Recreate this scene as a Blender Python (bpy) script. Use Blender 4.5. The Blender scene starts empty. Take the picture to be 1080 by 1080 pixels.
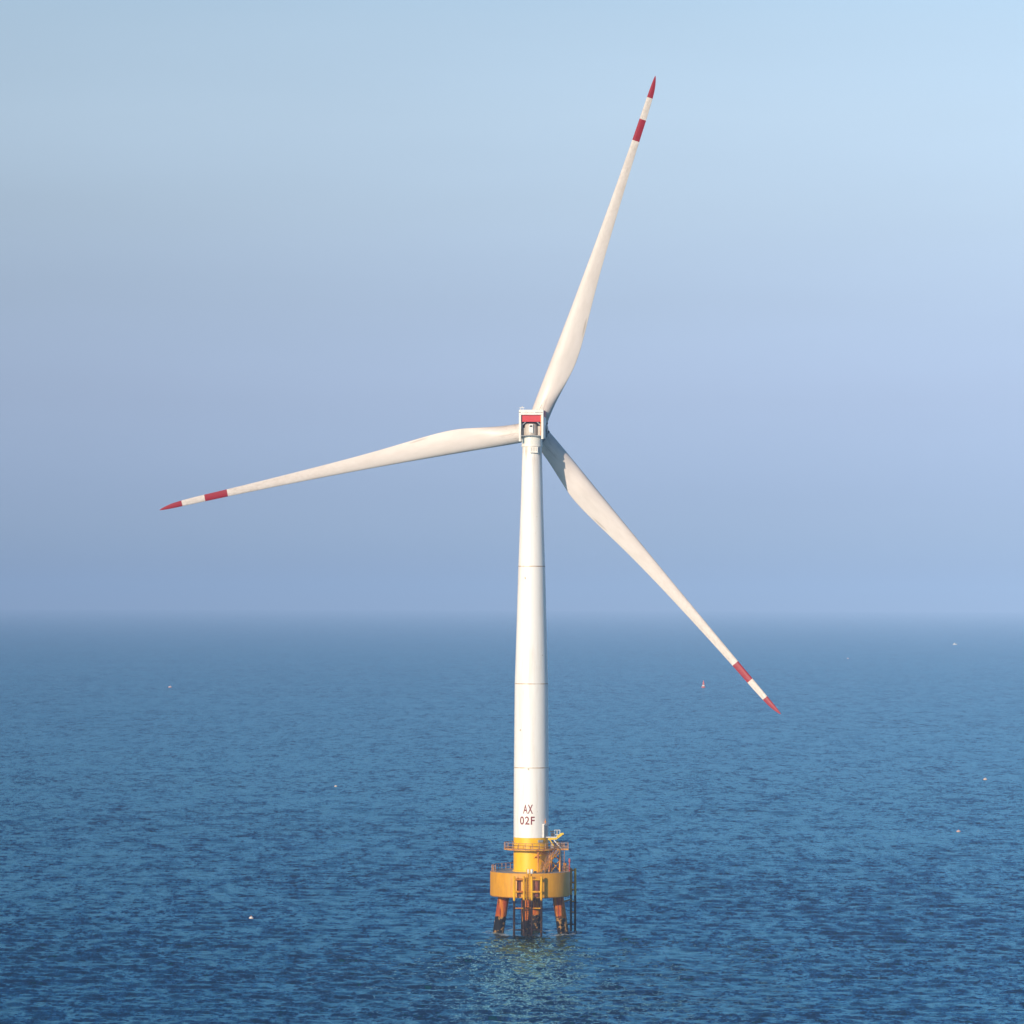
import bpy, bmesh, math, random
import numpy as np
from mathutils import Vector, Matrix

R = math.radians
random.seed(7)
scene = bpy.context.scene
COL = scene.collection

# ------------------------------------------------------------------ camera
CAM = Vector((-3.5, -750.0, 58.0))
cam_d = bpy.data.cameras.new("camera")
cam = bpy.data.objects.new("camera", cam_d)
COL.objects.link(cam)
cam_d.sensor_width = 36.0
cam_d.lens = 150.0
cam_d.clip_start = 1.0
cam_d.clip_end = 120000.0
cam.location = CAM
cam.rotation_euler = (Matrix.Rotation(R(90 + 1.21), 3, 'X') @ Matrix.Rotation(R(0.16), 3, 'Z')).to_euler()
scene.camera = cam

# ------------------------------------------------------------------ sky + sun
SUN_EL, SUN_AZ = 15.0, 32.0          # elevation; degrees left of straight behind the camera
world = bpy.data.worlds.new("World")
scene.world = world
world.use_nodes = True
wn, wl = world.node_tree.nodes, world.node_tree.links
bg = wn["Background"]
sky = wn.new("ShaderNodeTexSky")
sky.sky_type = 'NISHITA'
sky.sun_disc = False
sky.sun_elevation = R(SUN_EL)
sky.sun_rotation = R(180 + SUN_AZ)
sky.altitude = 0
sky.air_density = 1.0
sky.dust_density = 1.2
sky.ozone_density = 1.6
bg.inputs["Strength"].default_value = 0.10
# the air over a hazy sea: bluer than the clear-sky model, by elevation; unseen upper sky darkened to dim sea reflections and fill
wtc = wn.new("ShaderNodeTexCoord")
wsx = wn.new("ShaderNodeSeparateXYZ"); wl.new(wtc.outputs["Generated"], wsx.inputs[0])
wrp = wn.new("ShaderNodeValToRGB")
wst = [(0.0, (0.28, 0.372, 0.775)), (0.0122, (0.263, 0.360, 0.745)), (0.0255, (0.229, 0.296, 0.615)), (0.0477, (0.227, 0.256, 0.463)),
       (0.0698, (0.252, 0.261, 0.395)), (0.0918, (0.294, 0.287, 0.369)), (0.1137, (0.342, 0.324, 0.378)), (0.1354, (0.362, 0.342, 0.378)),
       (0.185, (0.28, 0.31, 0.34)), (0.25, (0.12, 0.21, 0.26)), (0.35, (0.075, 0.170, 0.23)), (0.60, (0.07, 0.15, 0.21))]
we = wrp.color_ramp.elements
while len(we) < len(wst): we.new(0.5)
for e_, (p_, c_) in zip(we, wst): e_.position = p_; e_.color = (*c_, 1)
wl.new(wsx.outputs[2], wrp.inputs[0])
wsc = wn.new("ShaderNodeVectorMath"); wsc.operation = 'SCALE'; 
wgx = wn.new("ShaderNodeMath"); wgx.operation = 'MULTIPLY_ADD'        # a little brighter round to the north-east
wgx.inputs[1].default_value = 3.2; wgx.inputs[2].default_value = 4.0
wgc = wn.new("ShaderNodeClamp"); wgc.inputs["Min"].default_value = 2.6; wgc.inputs["Max"].default_value = 5.2
wl.new(wsx.outputs[0], wgx.inputs[0]); wl.new(wgx.outputs[0], wgc.inputs["Value"]); wl.new(wgc.outputs[0], wsc.inputs["Scale"])
wl.new(wrp.outputs[0], wsc.inputs[0])
wmx = wn.new("ShaderNodeVectorMath"); wmx.operation = 'MULTIPLY'
wl.new(sky.outputs[0], wmx.inputs[0]); wl.new(wsc.outputs[0], wmx.inputs[1])
# very faint uneven veils in the haze layer
wmp = wn.new("ShaderNodeMapping"); wmp.inputs["Scale"].default_value = (2.5, 2.5, 16.0)
wno = wn.new("ShaderNodeTexNoise"); wno.inputs["Scale"].default_value = 1.6; wno.inputs["Detail"].default_value = 3.0
wmr = wn.new("ShaderNodeMapRange"); wmr.inputs["From Min"].default_value = 0.3; wmr.inputs["From Max"].default_value = 0.7
wmr.inputs["To Min"].default_value = 0.965; wmr.inputs["To Max"].default_value = 1.035
wvl = wn.new("ShaderNodeVectorMath"); wvl.operation = 'SCALE'
wl.new(wtc.outputs["Generated"], wmp.inputs["Vector"]); wl.new(wmp.outputs[0], wno.inputs["Vector"])
wl.new(wno.outputs["Fac"], wmr.inputs["Value"]); wl.new(wmr.outputs[0], wvl.inputs["Scale"])
wl.new(wmx.outputs[0], wvl.inputs[0])
wl.new(wvl.outputs[0], bg.inputs["Color"])

sun_d = bpy.data.lights.new("sun", 'SUN')
sun_d.energy = 4.8
sun_d.angle = R(0.53)
sun_d.color = (1.0, 0.83, 0.64)
sun = bpy.data.objects.new("sun", sun_d)
COL.objects.link(sun)
to_sun = Vector((-math.sin(R(SUN_AZ)) * math.cos(R(SUN_EL)),
                 -math.cos(R(SUN_AZ)) * math.cos(R(SUN_EL)), math.sin(R(SUN_EL))))
sun.rotation_euler = to_sun.to_track_quat('Z', 'Y').to_euler()
sun.location = to_sun * 400

vs = scene.view_settings
vs.view_transform = 'Standard'
vs.look = 'None'
vs.exposure = 0.0
vs.gamma = 1.0
vs.use_curve_mapping = False
scene.cycles.volume_bounces = 0
scene.cycles.max_bounces = 6
scene.cycles.use_denoising = True

# ------------------------------------------------------------------ helpers
def ptag(o, label=None, cat=None, group=None, kind=None):
    if label: o["label"] = label
    if cat: o["category"] = cat
    if group: o["group"] = group
    if kind: o["kind"] = kind
    return o

def empty(name, loc=(0, 0, 0), rz=0.0):
    o = bpy.data.objects.new(name, None)
    o.empty_display_size = 1.0
    COL.objects.link(o)
    o.location = loc
    o.rotation_euler = (0, 0, rz)
    return o

class Sep:
    """same shape calls as MB, but every call is linked as an object of its own"""
    def __init__(s, name, mat, parent, bevel=0.0):
        s.a = (name, mat, parent, bevel)
    def __getattr__(s, fn):
        def go(*a, **k):
            m = MB(); getattr(m, fn)(*a, **k)
            return m.build(s.a[0], s.a[1], s.a[2], bevel=s.a[3])
        return go

class MB:
    def __init__(s):
        s.bm = bmesh.new()
    def box(s, c, size, M=None):
        m = Matrix.Translation(Vector(c)) @ Matrix.Diagonal((*size, 1))
        if M is not None: m = M @ m
        bmesh.ops.create_cube(s.bm, size=1.0, matrix=m)
        return s
    def cone(s, a, b, r1, r2, seg=16, cap=True):
        a, b = Vector(a), Vector(b)
        d = b - a
        q = d.to_track_quat('Z', 'Y').to_matrix().to_4x4()
        m = Matrix.Translation((a + b) / 2) @ q
        bmesh.ops.create_cone(s.bm, cap_ends=cap, cap_tris=False, segments=seg,
                              radius1=r1, radius2=r2, depth=d.length, matrix=m)
        return s
    def bar(s, a, b, r, seg=10):
        return s.cone(a, b, r, r, seg)
    def beam(s, a, b, w, h):
        a, b = Vector(a), Vector(b)
        d = b - a
        q = d.to_track_quat('Z', 'Y').to_matrix().to_4x4()
        m = Matrix.Translation((a + b) / 2) @ q @ Matrix.Diagonal((w, h, d.length, 1))
        bmesh.ops.create_cube(s.bm, size=1.0, matrix=m)
        return s
    def sphere(s, c, r, sc=(1, 1, 1), seg=20):
        m = Matrix.Translation(Vector(c)) @ Matrix.Diagonal((*sc, 1))
        bmesh.ops.create_uvsphere(s.bm, u_segments=seg, v_segments=seg // 2, radius=r, matrix=m)
        return s
    def lathe(s, prof, seg=96, a0=0.0, a1=2 * math.pi, M=None, closed_prof=False):
        """prof: list of (radius, z); revolved about local Z."""
        full = abs(a1 - a0 - 2 * math.pi) < 1e-6
        n = seg if full else seg + 1
        rings = []
        for k in range(n):
            a = a0 + (a1 - a0) * k / seg
            ring = []
            for r, z in prof:
                v = Vector((r * math.cos(a), r * math.sin(a), z))
                if M is not None: v = M @ v
                ring.append(s.bm.verts.new(v))
            rings.append(ring)
        m = len(prof)
        for k in range(seg):
            A, B = rings[k], rings[(k + 1) % n]
            for j in range(m if closed_prof else m - 1):
                j2 = (j + 1) % m
                s.bm.faces.new((A[j], B[j], B[j2], A[j2]))
        if not full and closed_prof:
            s.bm.faces.new(rings[0]); s.bm.faces.new(list(reversed(rings[-1])))
        return s
    def path(s, pts, r, seg=8, closed=False):
        n = len(pts)
        for i in range(n if closed else n - 1):
            s.bar(pts[i], pts[(i + 1) % n], r, seg)
        return s
    def build(s, name, mat, parent=None, smooth=35, M=None, bevel=0.0):
        if bevel > 0: smooth = 12
        if bevel > 0:
            bmesh.ops.remove_doubles(s.bm, verts=s.bm.verts, dist=1e-5)
            es = [e for e in s.bm.edges if len(e.link_faces) == 2 and e.calc_face_angle(0) > R(30)]
            bmesh.ops.bevel(s.bm, geom=es, offset=bevel, segments=2, profile=0.6, affect='EDGES')
        bmesh.ops.recalc_face_normals(s.bm, faces=s.bm.faces)
        me = bpy.data.meshes.new(name)
        s.bm.to_mesh(me)
        s.bm.free()
        if smooth:
            me.polygons.foreach_set("use_smooth", np.ones(len(me.polygons), dtype=bool))
            me.set_sharp_from_angle(angle=R(smooth))
        if mat: me.materials.append(mat)
        o = bpy.data.objects.new(name, me)
        COL.objects.link(o)
        if parent: o.parent = parent
        if M is not None: o.matrix_local = M
        return o

# ------------------------------------------------------------------ materials
def newmat(name):
    m = bpy.data.materials.new(name)
    m.use_nodes = True
    nt = m.node_tree
    return m, nt.nodes, nt.links, nt.nodes["Principled BSDF"]

def ramp(n, stops):
    r = n.new("ShaderNodeValToRGB")
    e = r.color_ramp.elements
    while len(e) < len(stops): e.new(0.5)
    for el, (p, c) in zip(e, stops):
        el.position = p
        el.color = (*c, 1) if len(c) == 3 else c
    return r

def noise(n, l, coord, scale, detail=4.0, rough=0.6, stretch=None):
    t = n.new("ShaderNodeTexNoise")
    t.inputs["Scale"].default_value = scale
    t.inputs["Detail"].default_value = detail
    t.inputs["Roughness"].default_value = rough
    if stretch:
        mp = n.new("ShaderNodeMapping")
        mp.inputs["Scale"].default_value = stretch
        l.new(coord, mp.inputs["Vector"])
        coord = mp.outputs[0]
    l.new(coord, t.inputs["Vector"])
    return t

def mix(n, l, fac, a, b, mode='MIX'):
    x = n.new("ShaderNodeMix")
    x.data_type = 'RGBA'
    x.blend_type = mode
    if isinstance(fac, (int, float)): x.inputs[0].default_value = fac
    else: l.new(fac, x.inputs[0])
    for i, v in ((6, a), (7, b)):
        if isinstance(v, tuple): x.inputs[i].default_value = (*v, 1)
        else: l.new(v, x.inputs[i])
    return x.outputs[2]

def mth(n, l, op, a, b=None, clamp=False):
    x = n.new("ShaderNodeMath")
    x.operation = op
    x.use_clamp = clamp
    for i, v in ((0, a), (1, b)):
        if v is None: continue
        if isinstance(v, (int, float)): x.inputs[i].default_value = v
        else: l.new(v, x.inputs[i])
    return x.outputs[0]

def paint(name, base, dirt, rough=0.45, lo=0.52, hi=0.75, scale=0.6, stretch=(1, 1, 0.25), amt=0.6, speck=None):
    m, n, l, p = newmat(name)
    tc = n.new("ShaderNodeTexCoord").outputs["Object"]
    a = noise(n, l, tc, scale, 6, 0.65, stretch)
    r = ramp(n, [(lo, (0, 0, 0)), (hi, (amt, amt, amt))])
    l.new(a.outputs["Fac"], r.inputs[0])
    c = mix(n, l, r.outputs[0], base, dirt)
    if speck:
        b = noise(n, l, tc, speck[0], 2, 0.5)
        r2 = ramp(n, [(speck[1], (0, 0, 0)), (speck[1] + 0.03, (1, 1, 1))])
        l.new(b.outputs["Fac"], r2.inputs[0])
        c = mix(n, l, r2.outputs[0], c, speck[2])
    l.new(c, p.inputs["Base Color"])
    p.inputs["Roughness"].default_value = rough
    return m

M_WHITE = paint("white_paint", (0.82, 0.80, 0.78), (0.62, 0.57, 0.52), amt=0.35)
M_NAC = paint("nacelle_paint", (0.80, 0.77, 0.72), (0.45, 0.38, 0.32), amt=0.5, scale=1.2)
M_BEIGE = paint("beige_housing", (0.55, 0.48, 0.42), (0.30, 0.22, 0.17), amt=0.7, scale=1.5)
M_HATCH = paint("hatch_white", (0.78, 0.76, 0.74), (0.5, 0.4, 0.3), amt=0.4, scale=2)
M_DARK = paint("dark_gap", (0.045, 0.045, 0.05), (0.02, 0.02, 0.02), rough=0.6)
M_GREY = paint("grey_steel", (0.32, 0.33, 0.35), (0.18, 0.14, 0.12), rough=0.5, scale=2)
M_HUB = paint("hub_dark_grey", (0.16, 0.17, 0.19), (0.06, 0.05, 0.05), rough=0.5, scale=1.5, amt=0.8)
M_RED = paint("red_marking", (0.32, 0.006, 0.018), (0.23, 0.025, 0.03), rough=0.45, scale=1.0, amt=0.5)
M_COOL = paint("red_cooler", (0.62, 0.035, 0.05), (0.40, 0.04, 0.04), rough=0.5, scale=2, amt=0.5)
M_LETTER = paint("dark_red_letters", (0.20, 0.022, 0.03), (0.32, 0.12, 0.10), rough=0.5, scale=2.5, amt=0.6, stretch=(1, 1, 1))
M_YTOWER = paint("yellow_tower_paint", (0.88, 0.50, 0.004), (0.66, 0.29, 0.01), rough=0.42, amt=0.6, scale=0.8,
                 speck=(3.2, 0.74, (0.30, 0.09, 0.02)))
M_YRAIL = paint("yellow_rust_rail", (0.74, 0.34, 0.018), (0.45, 0.12, 0.03), rough=0.55, amt=0.9, scale=2.0, lo=0.45, hi=0.6)
M_YCRANE = paint("crane_yellow", (0.80, 0.52, 0.02), (0.5, 0.2, 0.02), amt=0.3, scale=2)
M_RAIL = paint("rusty_rail", (0.54, 0.31, 0.15), (0.25, 0.10, 0.06), rough=0.6, amt=0.9, scale=1.5, lo=0.4, hi=0.6)
M_DECK = paint("deck_grey", (0.36, 0.36, 0.38), (0.25, 0.2, 0.17), rough=0.7, scale=0.7, stretch=(1, 1, 1))
M_BUOYRED = paint("buoy_red", (0.60, 0.10, 0.07), (0.40, 0.1, 0.06), amt=0.4, scale=2)
M_BUOYWHITE = paint("buoy_white", (0.70, 0.68, 0.66), (0.6, 0.35, 0.2), amt=0.4, scale=2, stretch=(1, 1, 1))
M_ORANGE = paint("float_orange", (0.75, 0.28, 0.06), (0.4, 0.2, 0.1), amt=0.4, scale=2)
M_GLASS = paint("dark_glass", (0.03, 0.04, 0.05), (0.02, 0.02, 0.03), rough=0.15)
M_REDPOST = paint("red_post", (0.45, 0.05, 0.03), (0.2, 0.05, 0.03), amt=0.6, scale=2)

# blade white: pinkish-white gelcoat, leading-edge grime, grease near the root, fine mottling
M_BLADE, n, l, p = newmat("blade_gelcoat")
tc = n.new("ShaderNodeTexCoord").outputs["Object"]
sx = n.new("ShaderNodeSeparateXYZ"); l.new(tc, sx.inputs[0])
a = noise(n, l, tc, 0.9, 6, 0.7, (1.0, 1.0, 0.25))
r = ramp(n, [(0.45, (0, 0, 0)), (0.80, (0.55, 0.55, 0.55))]); l.new(a.outputs["Fac"], r.inputs[0])
c = mix(n, l, r.outputs[0], (0.71, 0.635, 0.60), (0.55, 0.475, 0.43))
outer = mth(n, l, 'MULTIPLY', mth(n, l, 'SUBTRACT', sx.outputs[2], 24.0), 0.03, True)
b = noise(n, l, tc, 2.2, 5, 0.75, (1.4, 1.4, 0.6))
r = ramp(n, [(0.42, (0, 0, 0)), (0.70, (0.8, 0.8, 0.8))]); l.new(b.outputs["Fac"], r.inputs[0])
c = mix(n, l, mth(n, l, 'MULTIPLY', r.outputs[0], outer), c, (0.44, 0.37, 0.325))
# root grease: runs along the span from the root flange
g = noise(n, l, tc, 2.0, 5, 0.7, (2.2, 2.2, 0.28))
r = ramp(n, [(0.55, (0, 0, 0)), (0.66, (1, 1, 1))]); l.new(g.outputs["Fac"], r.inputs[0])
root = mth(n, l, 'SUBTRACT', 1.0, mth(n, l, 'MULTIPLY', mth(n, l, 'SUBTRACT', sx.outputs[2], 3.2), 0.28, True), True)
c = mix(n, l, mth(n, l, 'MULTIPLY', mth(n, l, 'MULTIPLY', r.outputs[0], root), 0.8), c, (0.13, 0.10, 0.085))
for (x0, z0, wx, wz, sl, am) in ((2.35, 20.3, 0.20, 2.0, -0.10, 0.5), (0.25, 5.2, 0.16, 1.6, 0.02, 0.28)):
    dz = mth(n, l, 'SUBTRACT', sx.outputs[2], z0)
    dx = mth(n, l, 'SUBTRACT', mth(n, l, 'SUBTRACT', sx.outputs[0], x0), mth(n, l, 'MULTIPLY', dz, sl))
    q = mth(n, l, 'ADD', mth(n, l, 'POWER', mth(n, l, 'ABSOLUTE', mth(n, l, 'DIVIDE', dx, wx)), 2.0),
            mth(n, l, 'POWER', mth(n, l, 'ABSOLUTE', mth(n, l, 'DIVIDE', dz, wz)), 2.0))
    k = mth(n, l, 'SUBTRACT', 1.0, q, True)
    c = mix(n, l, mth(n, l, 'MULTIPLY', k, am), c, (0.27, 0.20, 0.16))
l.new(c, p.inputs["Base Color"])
p.inputs["Roughness"].default_value = 0.42

# tower white: faint plate-to-plate tone, rust spots, grime streaks under the flanges
M_TOWER, n, l, p = newmat("tower_white")
tc = n.new("ShaderNodeTexCoord").outputs["Object"]
a = noise(n, l, tc, 0.55, 6, 0.65, (1.6, 1.6, 0.16))
r = ramp(n, [(0.50, (0, 0, 0)), (0.78, (0.5, 0.5, 0.5))]); l.new(a.outputs["Fac"], r.inputs[0])
c = mix(n, l, r.outputs[0], (0.85, 0.82, 0.795), (0.64, 0.53, 0.43))
b = noise(n, l, tc, 1.25, 1, 0.4)
r = ramp(n, [(0.775, (0, 0, 0)), (0.80, (0.8, 0.8, 0.8))]); l.new(b.outputs["Fac"], r.inputs[0])
c = mix(n, l, r.outputs[0], c, (0.42, 0.33, 0.26))
# grease run below the yaw bearing
sx = n.new("ShaderNodeSeparateXYZ"); l.new(tc, sx.inputs[0])
top = mth(n, l, 'MULTIPLY', mth(n, l, 'SUBTRACT', sx.outputs[2], 80.0), 0.22, True)
g = noise(n, l, tc, 1.0, 4, 0.6, (1.3, 1.3, 0.12))
r = ramp(n, [(0.50, (0, 0, 0)), (0.68, (0.9, 0.9, 0.9))]); l.new(g.outputs["Fac"], r.inputs[0])
c = mix(n, l, mth(n, l, 'MULTIPLY', r.outputs[0], top), c, (0.50, 0.34, 0.22))
l.new(c, p.inputs["Base Color"])
p.inputs["Roughness"].default_value = 0.40

# flange seam: broken rusty line
M_SEAM, n, l, p = newmat("rusty_seam")
tc = n.new("ShaderNodeTexCoord").outputs["Object"]
a = noise(n, l, tc, 0.8, 3, 0.6, (1, 1, 0.1))
r = ramp(n, [(0.38, (0.62, 0.55, 0.48)), (0.55, (0.45, 0.28, 0.14)), (0.68, (0.22, 0.12, 0.07))])
l.new(a.outputs["Fac"], r.inputs[0]); l.new(r.outputs[0], p.inputs["Base Color"])
p.inputs["Roughness"].default_value = 0.7

# pile cap: ochre painted concrete with rusty lower rim and scuffs
M_CAP, n, l, p = newmat("ochre_cap_paint")
tc = n.new("ShaderNodeTexCoord").outputs["Object"]
sx = n.new("ShaderNodeSeparateXYZ"); l.new(tc, sx.inputs[0])
a = noise(n, l, tc, 0.7, 6, 0.7, (1, 1, 0.3))
r = ramp(n, [(0.40, (0, 0, 0)), (0.75, (0.75, 0.75, 0.75))]); l.new(a.outputs["Fac"], r.inputs[0])
c = mix(n, l, r.outputs[0], (0.69, 0.315, 0.004), (0.48, 0.20, 0.008))
st_ = noise(n, l, tc, 2.0, 5, 0.7, (1.2, 1.2, 0.06))
r = ramp(n, [(0.55, (0, 0, 0)), (0.72, (0.55, 0.55, 0.55))]); l.new(st_.outputs["Fac"], r.inputs[0])
c = mix(n, l, r.outputs[0], c, (0.36, 0.12, 0.012))
e = noise(n, l, tc, 1.1, 4, 0.6, (1, 1, 0.5))
rim = mth(n, l, 'SUBTRACT', mth(n, l, 'ADD', 6.5, mth(n, l, 'MULTIPLY', e.outputs["Fac"], 0.55)), sx.outputs[2])
rim = mth(n, l, 'MULTIPLY', rim, 4.0, True)
c = mix(n, l, mth(n, l, 'MULTIPLY', rim, 0.8), c, (0.26, 0.07, 0.025))
s_ = noise(n, l, tc, 1.6, 3, 0.5, (0.5, 0.5, 2.2))
r = ramp(n, [(0.70, (0, 0, 0)), (0.74, (0.6, 0.6, 0.6))]); l.new(s_.outputs["Fac"], r.inputs[0])
c = mix(n, l, r.outputs[0], c, (0.70, 0.50, 0.25))
l.new(c, p.inputs["Base Color"])
p.inputs["Roughness"].default_value = 0.55

# piles: rust-orange paint, dark marine growth below about 3 m, pale barnacle patches
def growth_mat(name, upper, upper2, line, grow=(0.008, 0.006, 0.006), barn=0.75, streak=0.85):
    m, n, l, p = newmat(name)
    g = n.new("ShaderNodeNewGeometry").outputs["Position"]
    sx = n.new("ShaderNodeSeparateXYZ"); l.new(g, sx.inputs[0])
    a = noise(n, l, g, 1.0, 5, 0.7, (1.3, 1.3, 0.30))
    r = ramp(n, [(0.40, (0, 0, 0)), (0.60, (1, 1, 1))]); l.new(a.outputs["Fac"], r.inputs[0])
    up = mix(n, l, r.outputs[0], upper, upper2)
    d = noise(n, l, g, 1.4, 5, 0.75, (2.0, 2.0, 0.18))
    r = ramp(n, [(0.51, (0, 0, 0)), (0.60, (1, 1, 1))]); l.new(d.outputs["Fac"], r.inputs[0])
    up = mix(n, l, mth(n, l, 'MULTIPLY', r.outputs[0], streak), up, (0.045, 0.010, 0.008))
    e = noise(n, l, g, 0.9, 4, 0.6)
    k = mth(n, l, 'MULTIPLY', mth(n, l, 'SUBTRACT', mth(n, l, 'ADD', line - 0.5, e.outputs["Fac"]), sx.outputs[2]), 5.0, True)
    b = noise(n, l, g, 0.75, 5, 0.7)
    r = ramp(n, [(0.53, (0, 0, 0)), (0.58, (barn, barn, barn))]); l.new(b.outputs["Fac"], r.inputs[0])
    lowc = mix(n, l, r.outputs[0], grow, (0.45, 0.24, 0.07))
    l.new(mix(n, l, k, up, lowc), p.inputs["Base Color"])
    p.inputs["Roughness"].default_value = 0.75
    p.inputs["Specular IOR Level"].default_value = 0.2
    return m
M_PILE = growth_mat("pile_rust_and_growth", (0.60, 0.185, 0.007), (0.34, 0.058, 0.010), 2.9)
M_FEND = growth_mat("fender_yellow_and_rust", (0.80, 0.45, 0.008), (0.66, 0.32, 0.010), 6.4, grow=(0.022, 0.010, 0.010), barn=0.12, streak=0.25)
M_FENDX = growth_mat("crossbar_rust", (0.72, 0.36, 0.010), (0.50, 0.14, 0.015), 3.4, grow=(0.02, 0.010, 0.009), barn=0.1, streak=0.3)
M_PANEL = paint("rust_panel", (0.16, 0.035, 0.022), (0.40, 0.14, 0.03), amt=0.7, scale=1.5, rough=0.7)

# ------------------------------------------------------------------ sea
def wave_field():
    rng = np.random.default_rng(11)
    N = 170
    lam = np.exp(rng.uniform(np.log(1.0), np.log(10.0), N))
    k = 2 * np.pi / lam
    th = R(-96) + rng.normal(0, R(25), N)
    w = np.where(lam > 5, 0.65, 1.0)
    slope = w * rng.uniform(0.5, 1.3, N)
    slope *= 0.235 / np.sqrt((slope ** 2).sum() / 2)
    return k, lam, th, slope / k, rng.uniform(0, 2 * np.pi, N)

def build_sea():
    ox, oy = CAM.x, CAM.y
    rs = [0.5, 60, 120, 180, 240, 300, 350, 390, 420, 440, 455, 470]
    r_ = 480.0
    while r_ < 28500:
        rs.append(r_)
        r_ += max(0.55, r_ * r_ / 800000.0)
    rs.append(28500.0)
    rs = np.array(rs)
    half = 0.165
    mid = np.arange(-half, half + 1e-9, 0.00045)
    side = half + (2 * np.pi - 2 * half) * (np.linspace(0, 1, 46)[1:-1])
    az = np.concatenate([mid, side])                 # clockwise from +Y, closes on itself
    nr, na = len(rs), len(az)
    Rr, Az = np.meshgrid(rs, az, indexing='ij')
    X = ox + Rr * np.sin(Az)
    Y = oy + Rr * np.cos(Az)
    step = np.gradient(rs)
    inside = (np.arange(na) < len(mid))
    k, lam, th, amp, ph = wave_field()
    Z = np.zeros_like(X); DX = np.zeros_like(X); DY = np.zeros_like(X)
    for i in range(len(k)):
        fil = np.clip((lam[i] / np.maximum(step, 1e-3) - 1.6) / 2.0, 0, 1)
        rows = np.where(fil > 0)[0]
        rows = rows[(rows > 9)]
        if len(rows) == 0: continue
        x = X[rows][:, inside]; y = Y[rows][:, inside]
        c, s = math.cos(th[i]), math.sin(th[i])
        f = fil[rows][:, None] * amp[i]
        arg = k[i] * (x * c + y * s) + ph[i]
        sn = np.sin(arg) * f
        ix = np.ix_(rows, np.where(inside)[0])
        Z[ix] += np.cos(arg) * f
        DX[ix] -= 0.8 * c * sn
        DY[ix] -= 0.8 * s * sn
    # slow gustiness: groups of larger and smaller waves
    gx, gy = X / 55.0, Y / 85.0
    gust = 0.85 + 0.28 * (np.sin(gx + 1.3 * np.sin(gy * 0.7)) * np.sin(gy * 1.2 + 0.8 * np.sin(gx * 0.6)))
    edge = np.clip((Rr - 450) / 30, 0, 1)
    edge[:, :len(mid)] *= np.clip((half - np.abs(mid)) / 0.01, 0, 1)[None, :]
    g = gust * edge
    X = X + DX * g; Y = Y + DY * g; Z = Z * g
    co = np.stack([X, Y, Z], -1).reshape(-1, 3)
    co = np.vstack([co, [[ox, oy, 0.0]]])
    idx = np.arange(nr * na).reshape(nr, na)
    a = idx[:-1]; b = idx[1:]
    a2 = np.roll(a, -1, 1); b2 = np.roll(b, -1, 1)
    quads = np.stack([a, a2, b2, b], -1).reshape(-1, 4)[:, ::-1]
    tri = np.stack([idx[0], np.roll(idx[0], -1), np.full(na, nr * na)], -1)
    nq, ntri = len(quads), len(tri)
    me = bpy.data.meshes.new("sea")
    me.vertices.add(len(co)); me.vertices.foreach_set("co", co.astype(np.float32).ravel())
    loops = np.concatenate([quads.ravel(), tri.ravel()]).astype(np.int32)
    me.loops.add(len(loops)); me.loops.foreach_set("vertex_index", loops)
    me.polygons.add(nq + ntri)
    st = np.concatenate([np.arange(nq) * 4, nq * 4 + np.arange(ntri) * 3]).astype(np.int32)
    me.polygons.foreach_set("loop_start", st)
    me.polygons.foreach_set("use_smooth", np.ones(nq + ntri, dtype=bool))
    me.update(calc_edges=True); me.validate()
    return me

M_SEA, n, l, p = newmat("sea_water")
geo = n.new("ShaderNodeNewGeometry")
pos = geo.outputs["Position"]
def vmath(op, a, b=None, sc=None):
    x = n.new("ShaderNodeVectorMath"); x.operation = op
    for i, v in ((0, a), (1, b)):
        if v is None: continue
        if isinstance(v, tuple): x.inputs[i].default_value = v
        else: l.new(v, x.inputs[i])
    if sc is not None:
        if isinstance(sc, (int, float)): x.inputs["Scale"].default_value = sc
        else: l.new(sc, x.inputs["Scale"])
    return x.outputs[0]
nrm = geo.outputs["Normal"]
RIP = [(0.10, (1.3, 0.35, 1), 0.7), (0.30, (1.0, 0.35, 1), 1.2), (0.90, (0.8, 0.45, 1), 1.9), (2.2, (0.8, 0.5, 1), 1.8)]
tot = None
for sc, stv, amt in RIP:
    t = noise(n, l, pos, sc, 3, 0.55, stv)
    v = vmath('SCALE', vmath('SUBTRACT', t.outputs["Color"], (0.5, 0.5, 0.5)), sc=amt)
    tot = v if tot is None else vmath('ADD', tot, v)
tot = vmath('MULTIPLY', tot, (0.75, 1.0, 0.0))
# calmer and rougher patches of wind
wp = noise(n, l, pos, 0.011, 3, 0.55, (0.35, 1.0, 1))
wr = ramp(n, [(0.35, (0.72, 0.72, 0.72)), (0.65, (1.15, 1.15, 1.15))]); l.new(wp.outputs["Fac"], wr.inputs[0])
tot = vmath('SCALE', tot, sc=wr.outputs[0])
nn = vmath('NORMALIZE', vmath('ADD', nrm, tot))
# whitecaps: sparse foam flecks
f1 = noise(n, l, pos, 0.16, 4, 0.6, (0.55, 1.0, 1))
f2 = noise(n, l, pos, 0.9, 5, 0.75, (0.45, 1.0, 1))
fm = mth(n, l, 'ADD', mth(n, l, 'MULTIPLY', f1.outputs["Fac"], 0.65), mth(n, l, 'MULTIPLY', f2.outputs["Fac"], 0.35))
fr = ramp(n, [(0.682, (0, 0, 0)), (0.715, (0.8, 0.8, 0.8))]); l.new(fm, fr.inputs[0])
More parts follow.
